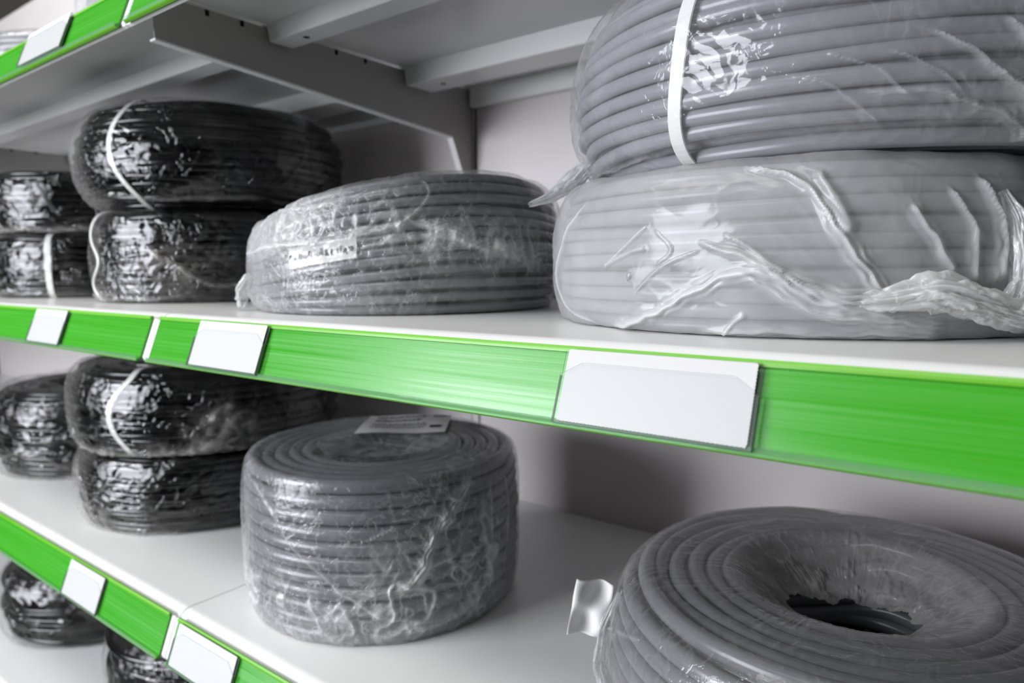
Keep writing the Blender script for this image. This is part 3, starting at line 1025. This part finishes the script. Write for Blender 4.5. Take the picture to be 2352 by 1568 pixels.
# D, E: stacked black coils
D_ = Coil('cable_coil', (-0.274, 0.212, S_M), 'black cable coil with wavy white tie, bottom of the stack beside torn grey coil',
          0.143, 0.108, 0.075, 0.0043, M['black_cable'], 31, a=0.014, group=G_BLACK, wav=0.6, cross=160)
D_.film(M['film_black'], nth=420, ns=170, off=0.0015, puff=0.003, wr=0.0022, wr_scale=(0.022, 0.016), shear=0.6, haze=-0.01, haze_var=0.03, web=0.35, ceil=0.113,
        folds=[([(-60, .070), (-45, .045), (-36, .026), (-30, .020), (-10, .024)], (0.003, 0.004), 0.004, 0.4, 0.003),
               ([(-110, .012), (-85, .006), (-60, .006), (-40, .012)], (0.003, 0.003), 0.003, 0.25, 0.003),
               ([(-75, .050), (-62, .060), (-50, .055)], (0.002, 0.002), 0.003, 0.25, 0.002)],
        nets=[(-48, 0.045, 22, 0.025, 0.22), (-80, 0.008, 60, 0.010, 0.2)],
        mil=lambda T, z, rho: 0.07 * smooth01((-75 - np.degrees(T)) / 20))
D_.strap(-96, 0.006, M['cord'], off=0.0035, drift=[(0.086, -0.010, 0.02), (0.052, 0.016, 0.018), (0.021, -0.014, 0.014)], part='tie_cord', cordr=0.0022)
E_ = Coil('cable_coil', (-0.294, 0.238, S_M + 0.114), 'large black cable coil with a curved white strap, on top of the tied black coil',
          0.173, 0.130, 0.095, 0.0046, M['black_cable'], 37, a=0.050, p=2.0, group=G_BLACK, wav=0.7, cross=170)
E_.film(M['film_black'], nth=460, ns=180, off=0.0015, puff=0.003, wr=0.0022, wr_scale=(0.024, 0.016), shear=0.5, haze=-0.01, haze_var=0.03, web=0.35,
        folds=[([(-84, .020), (-60, .012), (-40, .012), (-10, .016)], (0.003, 0.003), 0.003, 0.3, 0.003),
               ([(-5, .03), (5, .06), (8, .09)], (0.002, 0.004), 0.003, 0.15, 0.003)],
        mil=lambda T, z, rho: 0.16 * smooth01((-82 - np.degrees(T)) / 15))
E_.strap(-72, 0.0075, M['cord'], off=0.003, drift=[(0.128, 0.012, 0.03), (0.0, 0.024, 0.035)])

# F: two black coils at the far left of the middle shelf
F1 = Coil('cable_coil', (-0.628, 0.205, S_M), 'black cable coil with upright white strap, bottom of far left stack, middle shelf',
          0.146, 0.092, 0.075, 0.0044, M['black_cable'], 41, a=0.014, group=G_BLACK, wav=0.55, cross=160, res=6, seg=120)
F1.film(M['film_black'], nth=320, ns=130, off=0.0015, puff=0.003, wr=0.002, wr_scale=(0.03, 0.014), haze=-0.01, haze_var=0.02, ceil=0.0955, web=0.6,
        folds=[([(-110, .012), (-60, .006), (-20, .006)], (0.004, 0.004), 0.003, 0.3, 0.003)])
F1.strap(-46, 0.009, M['cord'], off=0.003)
F2 = Coil('cable_coil', (-0.634, 0.210, S_M + 0.096), 'black cable coil without strap, top of far left stack on middle shelf',
          0.150, 0.092, 0.080, 0.0046, M['black_cable'], 43, a=0.020, group=G_BLACK, wav=0.55, cross=160, res=6, seg=120)
F2.film(M['film_black'], nth=320, ns=130, off=0.0015, puff=0.003, wr=0.002, wr_scale=(0.03, 0.014), haze=-0.01, haze_var=0.02, ceil=0.0955, web=0.6,
        folds=[([(-110, .008), (-60, .004), (-10, .010)], (0.006, 0.006), 0.005, 0.5, 0.003)])

# G: tall stretch-wrapped grey coil on the lower shelf
G = Coil('cable_coil', (0.110, 0.169, S_B), 'tall grey cable coil in tight crinkled wrap with a paper label on top, lower shelf',
         0.137, 0.147, 0.078, 0.0067, M['grey_cable_dark'], 51, a=0.012, p=3.0, group=G_GREY, wav=0.10, cross=140, seg=180, res=12)
zs = lambda z: z - S_B
G.film(M['film_wrap'], nth=900, ns=330, off=0.0010, puff=0.0008, puff_scale=0.04, wr=0.0009, wr_scale=(0.014, 0.018), shear=-0.4,
       haze=0.04, haze_var=0.04, web=0.8,
       folds=[
           ([(-10, zs(-.142)), (-19, zs(-.170)), (-26, zs(-.194)), (-33, zs(-.226)), (-40, zs(-.232))], (0.008, 0.006), 0.003, 0.45, 0.0028),
           ([(-33, zs(-.226)), (-46.6, zs(-.233)), (-61.7, zs(-.228))], (0.007, 0.004), 0.003, 0.4, 0.003),
           ([(-112, zs(-.142)), (-92, zs(-.156)), (-80, zs(-.185)), (-68, zs(-.21)), (-50, zs(-.245)), (-30, zs(-.262))], (0.0008, 0.0025), 0.0015, 0.3, 0.0),
           ([(0, zs(-.150)), (2, zs(-.20)), (0, zs(-.235)), (-8, zs(-.258)), (-25, zs(-.268)), (-45, zs(-.268))], (0.004, 0.006), 0.003, 0.4, 0.0025),
           ([(12, zs(-.150)), (14, zs(-.20)), (10, zs(-.24))], (0.003, 0.003), 0.002, 0.3, 0.0025),
           ([(-60, zs(-.19)), (-48, zs(-.185)), (-38, zs(-.175))], (0.0012, 0.0012), 0.0015, 0.3, 0.001),
       ], mil=lambda T, z, rho: 0.10 * smooth01((0.055 - z) / 0.04) + 0.06 * smooth01((-95 - np.degrees(T)) / 15),
       nets=[(-60, 0.030, 55, 0.028, 0.38), (-30, 0.055, 22, 0.035, 0.42), (-2, 0.075, 14, 0.05, 0.40), (-100, 0.030, 20, 0.03, 0.25), (-16, 0.11, 12, 0.03, 0.35)])
def film_disc(c, z, rad, mat, seed, haze):
    n1, n2 = 40, 90
    V, hz = [], []
    for i in range(n1):
        for j in range(n2):
            rr, a = rad * (i + 0.3) / n1, j / n2 * 2 * math.pi
            V.append((rr * math.cos(a), rr * math.sin(a), 0))
    V = np.array(V)
    nz = fbm(V / 0.02 + seed, 3)
    rd = ridge(np.stack([np.arctan2(V[:, 1], V[:, 0]) * 4, np.hypot(V[:, 0], V[:, 1]) / 0.05, 0 * nz + seed], -1), 2, 3)
    V[:, 2] = z + 0.0015 * nz + 0.0008 * rd - 0.004 * (1 - (np.hypot(V[:, 0], V[:, 1]) / rad) ** 2)
    F = np.array([(i * n2 + j, (i + 1) * n2 + j, (i + 1) * n2 + (j + 1) % n2, i * n2 + (j + 1) % n2) for i in range(n1 - 1) for j in range(n2)])
    return mesh_obj('wrap_over_hole', V, F, mat, c.root, smooth=True, attrs={'haze': np.clip(haze + 0.12 * nz + 0.2 * rd, 0, .9), 'web': np.full(len(V), 0.5)})


film_disc(G, 0.1492, 0.068, M['film_wrap'], 52, 0.14)
# paper label lying on the top


V = []
c0 = np.array([(0.0700, 0.1640), (0.1440, 0.2250), (0.0900, 0.2960), (0.0160, 0.2350)]) - np.array([0.110, 0.169])
nn = 14
for i in range(nn):
    for j in range(nn):
        u, v = i / (nn - 1), j / (nn - 1)
        q = c0[0] * (1 - u) * (1 - v) + c0[1] * u * (1 - v) + c0[2] * u * v + c0[3] * (1 - u) * v
        V.append((q[0], q[1], 0.1512 + 0.0008 * math.sin(u * 7 + v * 4)))
F = [(i * nn + j, (i + 1) * nn + j, (i + 1) * nn + j + 1, i * nn + j + 1) for i in range(nn - 1) for j in range(nn - 1)]
lab = mesh_obj('paper_label', V, F, M['paper'], G.root, smooth=True)
rng = random.Random(5)
V, F = [], []


def ink_bar(u0, u1, v0, v1):
    b = len(V)
    for u, v in ((u0, v0), (u1, v0), (u1, v1), (u0, v1)):
        q = c0[0] * (1 - u) * (1 - v) + c0[1] * u * (1 - v) + c0[2] * u * v + c0[3] * (1 - u) * v
        V.append((q[0], q[1], 0.1518 + 0.0008 * math.sin(u * 7 + v * 4)))
    F.append((b, b + 1, b + 2, b + 3))


for row, (v0, h) in enumerate(((0.80, 0.10), (0.62, 0.10), (0.45, 0.05), (0.36, 0.05), (0.25, 0.05))):
    u = 0.12
    while u < (0.66 if row < 2 else 0.72):
        w = rng.uniform(0.012, 0.035)
        ink_bar(u, u + w, v0, v0 + h * rng.uniform(0.6, 1))
        u += w + 0.012
ink_bar(0.80, 0.93, 0.22, 0.34)
ink_bar(0.78, 0.94, 0.86, 0.93)
mesh_obj('label_print', V, F, M['ink'], lab)

# H: large coil at the lower right, open film over the hole
H_ = Coil('cable_coil', (0.545, 0.205, S_B), 'big thick grey cable coil with torn film over its hole, lower shelf at the right',
          0.166, 0.108, 0.100, 0.0063, M['grey_cable_dark'], 61, a=0.034, p=2.0, group=G_GREY, wav=0.25, cross=125, seg=220, res=12)


def film_h():
    nth, ns = 1000, 300
    c, nrm, uu = H_.section(0.0014, 700)
    top_i = int(np.argmax(c[:, 1] - 0.02 * np.abs(c[:, 0] - (H_.R - H_.W * 0.72))))
    side = c[:top_i]
    # over the inner rim and down into the hole like a slack funnel
    rim = side[-1]
    fun = []
    for k in range(1, 90):
        t = k / 89
        rho = rim[0] + (0.012 - rim[0]) * t
        fun.append((rho, rim[1] - 0.034 * smooth01(np.array((t - 0.08) / 0.8)) - 0.002 * t))
    loop = np.vstack([side, np.array(fun, dtype=float)])
    seg = np.linalg.norm(np.diff(loop, axis=0), axis=1)
    u = np.concatenate([[0], np.cumsum(seg)])
    uu = np.linspace(0, u[-1], ns)
    c = np.stack([np.interp(uu, u, loop[:, 0]), np.interp(uu, u, loop[:, 1])], 1)
    for _ in range(8): c[1:-1] = (c[:-2] + 2 * c[1:-1] + c[2:]) / 4
    t = np.gradient(c, axis=0)
    t /= np.linalg.norm(t, axis=1)[:, None]
    nrm = np.stack([t[:, 1], -t[:, 0]], 1)
    th = np.radians(90) - np.linspace(0, 2 * np.pi, nth)
    TH, S = np.meshgrid(th, np.arange(ns), indexing='ij')
    rho, z = c[:, 0][None] + 0 * TH, c[:, 1][None] + 0 * TH
    nr, nz = nrm[:, 0][None] + 0 * TH, nrm[:, 1][None] + 0 * TH
    P3 = np.stack([rho * np.cos(TH), rho * np.sin(TH), z], -1) + 61
    arc = TH * 0.12
    inner = smooth01((0.075 - rho) / 0.03)
    warp = fbm(P3 / 0.04, 2) * 0.015
    radial = ridge(np.stack([(arc + warp * 0.5) / 0.008, uu[None] / 0.05 + 0 * TH, 0 * TH], -1), 1.5, 3.0)
    cross = ridge(np.stack([(arc + uu[None] * 0.5 + warp) / 0.03, uu[None] / 0.02 + 0 * TH, 0 * TH + 7], -1), 2.0, 3.5)
    d = 0.0010 * (0.6 + fbm(P3 / 0.04, 2)) + 0.0005 * radial + 0.0011 * cross * np.clip(0.4 + perlin(P3 / 0.05), 0, 1)
    d = d + inner * 0.006 * fbm(P3 / 0.018, 3)
    outerm = smooth01((rho - 0.10) / 0.03)
    hz = 0.08 + 0.04 * fbm(P3 / 0.03, 3) + 0.07 * radial * (1 - outerm) + 0.10 * cross + 0.36 * smooth01((0.100 - rho) / 0.03)
    for pts, w, ht, den in (
            ([(-150, 0.060), (-140, 0.075), (-128, .086)], 0.0012, 0.0014, 0.3),
            ([(-118, .030), (-108, .050), (-96, .058), (-84, .052)], 0.0018, 0.003, 0.5),
            ([(-78, .082), (-72, .066), (-66, .058)], 0.004, 0.003, 0.5),
            ([(-58, .070), (-54, .060)], 0.004, 0.003, 0.45),
            ([(-40, .098), (-36, .080), (-33, .060)], 0.0018, 0.0022, 0.5),
            ([(-100, .080), (-96, .066)], 0.0006, 0.0010, 0.4)):
        for (a0, z0), (a1, z1) in zip(pts[:-1], pts[1:]):
            X0, X1 = math.radians(a0) * 0.15, math.radians(a1) * 0.15
            ab = np.array([X1 - X0, z1 - z0])
            A_ = TH * 0.15 + warp * 0.15
            A_ = np.where(A_ > 0.15 * math.pi / 2, A_ - 0.15 * 2 * math.pi, A_)
            tt = np.clip(((A_ - X0) * ab[0] + (z - z0) * ab[1]) / (ab @ ab), 0, 1)
            dd = np.hypot(A_ - X0 - tt * ab[0], z - z0 - tt * ab[1])
            env = np.exp(-(dd / w) ** 2) * smooth01((rho - 0.08) / 0.03)
            d = np.maximum(d, 0.001 + ht * env)
            hz = np.maximum(hz, 0.13 + den * env)
    d = np.where(inner > 0.05, d, np.maximum(d, 0.0002))
    V = np.stack([(rho + nr * d) * np.cos(TH), (rho + nr * d) * np.sin(TH), np.maximum(z + nz * d, 0.0004)], -1)
    torn = rho < 0.034 + 0.010 * fbm(np.stack([np.cos(TH) * 2.2, np.sin(TH) * 2.2, 0 * TH + 3], -1), 3) + 0.006 * np.sin(TH * 2 + 1)
    hz = hz + 0.25 * np.exp(-((rho - 0.040) / 0.006) ** 2) * inner
    i = np.arange(nth - 1)[:, None] * ns
    j = np.arange(ns - 1)[None, :]
    F = np.stack([i + j, i + j + 1, i + ns + j + 1, i + ns + j], -1)[~torn[:-1, :-1]].reshape(-1, 4)
    mesh_obj('plastic_wrap', V.reshape(-1, 3), F, M['film_wrap_shaded'], H_.root, smooth=True,
             attrs={'haze': np.clip(hz, 0, .95).ravel(), 'web': np.full(nth * ns, 0.35)})


M['film_wrap_shaded'] = film_mat('shade_toned_film_over_big_coil', 0.14, bump=0.22, fine=0.30, white=(0.50, 0.48, 0.465), scale=0.9)  # film white lowered: shading on top and round the hole put into the colour
film_h()


def label_tab():
    # crumpled white paper tab sticking out at the left side
    n1, n2 = 30, 14
    V = []
    p0, p1 = np.array((0.374, 0.118, -0.190)), np.array((0.375, 0.104, -0.226))
    dirx = np.array((0.022, 0.018, -0.004))
    for i in range(n1):
        for j in range(n2):
            u, v = i / (n1 - 1), j / (n2 - 1)
            q = p0 * (1 - u) + p1 * u + dirx * v
            q = q + np.array((0.35, -0.9, 0)) * 0.004 * (math.sin(v * 7 + u * 3) + 0.6 * math.sin(u * 8 - v * 5))
            V.append(tuple(q - np.array(H_.loc)))
    F = [(i * n2 + j, (i + 1) * n2 + j, (i + 1) * n2 + j + 1, i * n2 + j + 1) for i in range(n1 - 1) for j in range(n2 - 1)]
    o = mesh_obj('paper_label', V, F, M['paper'], H_.root, smooth=True)
    sd = o.modifiers.new('thick', 'SOLIDIFY')
    sd.thickness = 0.0003


label_tab()
crumple('film_tail', H_.root, [H_.surf(-152, .085, .001), H_.surf(-150, .06, .006), H_.surf(-149, .035, .010), H_.surf(-150, .010, .014)],
        [0.002, 0.005, 0.007, 0.008], M['film_knot'], 65, flat=0.5, amp=0.5, haze=0.35, up=(1, 0, 0))

# I: two black coils on the lower shelf
I1 = Coil('cable_coil', (-0.307, 0.214, S_B), 'black cable coil, lower one of the pair left of the tall grey coil',
          0.168, 0.094, 0.085, 0.0047, M['black_cable'], 71, a=0.020, group=G_BLACK, wav=0.55, cross=160)
I1.film(M['film_black'], nth=440, ns=170, off=0.0015, puff=0.003, wr=0.0022, wr_scale=(0.022, 0.014), shear=-0.5, haze=-0.01, haze_var=0.03, ceil=0.0972, web=0.7,
        folds=[([(-100, .08), (-88, .05), (-84, .02), (-80, .008)], (0.003, 0.006), 0.003, 0.3, 0.003),
               ([(-92, .02), (-78, .05), (-68, .075)], (0.002, 0.002), 0.002, 0.25, 0.0),
               ([(-95, .008), (-80, .004), (-60, .004), (-40, .006)], (0.005, 0.003), 0.003, 0.35, 0.003)],
        nets=[(-80, 0.015, 25, 0.02, 0.3)],
        mil=lambda T, z, rho: 0.10 * smooth01((-78 - np.degrees(T)) / 18))
I2 = Coil('cable_coil', (-0.307, 0.220, S_B + 0.098), 'black coil with bent white strap, upper of the pair left of the tall grey coil',
          0.176, 0.104, 0.090, 0.0047, M['black_cable'], 73, a=0.026, group=G_BLACK, wav=0.6, cross=165)
I2.film(M['film_black'], nth=440, ns=170, off=0.0015, puff=0.003, wr=0.0022, wr_scale=(0.022, 0.014), shear=0.5, haze=-0.01, haze_var=0.03, web=0.35,
        folds=[([(-100, .008), (-80, .006), (-60, .004), (-45, .006), (-32, .010), (-25, .028), (-22, .050)], (0.004, 0.007), 0.004, 0.45, 0.003),
               ([(-30, .045), (-26, .058), (-22, .062)], (0.006, 0.005), 0.004, 0.3, 0.002)],
        nets=[(-26, 0.035, 12, 0.025, 0.35), (-60, 0.006, 40, 0.012, 0.3)],
        mil=lambda T, z, rho: 0.12 * smooth01((-84 - np.degrees(T)) / 14))
I2.strap(-70, 0.0085, M['cord'], off=0.003, drift=[(0.0, 0.022, 0.03), (0.104, 0.030, 0.028)])

# J: black coil at the far left of the lower shelf
J = Coil('cable_coil', (-0.668, 0.222, S_B), 'loosely wrapped black cable coil at the far left of the lower shelf',
         0.165, 0.135, 0.09, 0.0052, M['black_cable'], 81, a=0.035, group=G_BLACK, wav=0.5, cross=165, res=6, seg=120)
J.film(M['film_black'], nth=360, ns=150, off=0.002, puff=0.006, wr=0.004, wr_scale=(0.05, 0.02), shear=0.8, haze=0.02, haze_var=0.06, web=0.4,
       folds=[([(-90, .03), (-60, .05), (-40, .02)], (0.002, 0.003), 0.003, 0.25, 0.002),
              ([(-110, .01), (-60, .006), (-20, .01)], (0.005, 0.005), 0.004, 0.3, 0.003)])

# K: black coils on the lowest shelf
K1 = Coil('cable_coil', (-0.690, 0.215, S_L), 'crumple-wrapped black cable coil at the left end of the lowest shelf',
          0.160, 0.115, 0.09, 0.0055, M['black_cable'], 91, a=0.040, group=G_BLACK, wav=0.6, cross=165, res=6, seg=120)
K1.film(M['film_black'], nth=360, ns=150, off=0.002, puff=0.007, wr=0.006, wr_scale=(0.05, 0.03), shear=0.8, haze=0.02, haze_var=0.08, web=0.5)
K2 = Coil('cable_coil', (-0.270, 0.205, S_L), 'black cable coil on the lowest shelf, below the rail joint',
          0.155, 0.145, 0.09, 0.0060, M['black_cable'], 93, a=0.045, group=G_BLACK, wav=0.55, cross=165, res=8, seg=140)
K2.film(M['film_black'], nth=360, ns=150, off=0.002, puff=0.003, wr=0.002, wr_scale=(0.03, 0.02), shear=0.4, haze=0.02, haze_var=0.05, web=0.4)

# L: grey coils on the top shelf
L1 = Coil('cable_coil', (-0.640, 0.215, S_T), 'grey cable coil at the far left of the top shelf',
          0.150, 0.098, 0.08, 0.0050, M['grey_cable'], 95, a=0.018, group=G_GREY, wav=0.3, cross=165, res=6, seg=120)
L1.film(M['film_tight'], nth=300, ns=120, off=0.002, puff=0.003, wr=0.001, haze=0.10, haze_var=0.05, web=0.4)
L2 = Coil('cable_coil', (-0.230, 0.215, S_T), 'grey cable coil in a milky bag on the top shelf, behind the top price tag',
          0.150, 0.110, 0.08, 0.0050, M['grey_cable'], 97, a=0.022, group=G_GREY, wav=0.3, cross=165, res=6, seg=120)
L2.film(M['film_tight'], nth=300, ns=120, off=0.003, puff=0.008, wr=0.004, wr_scale=(0.03, 0.03), haze=0.30, haze_var=0.15, web=0.6)
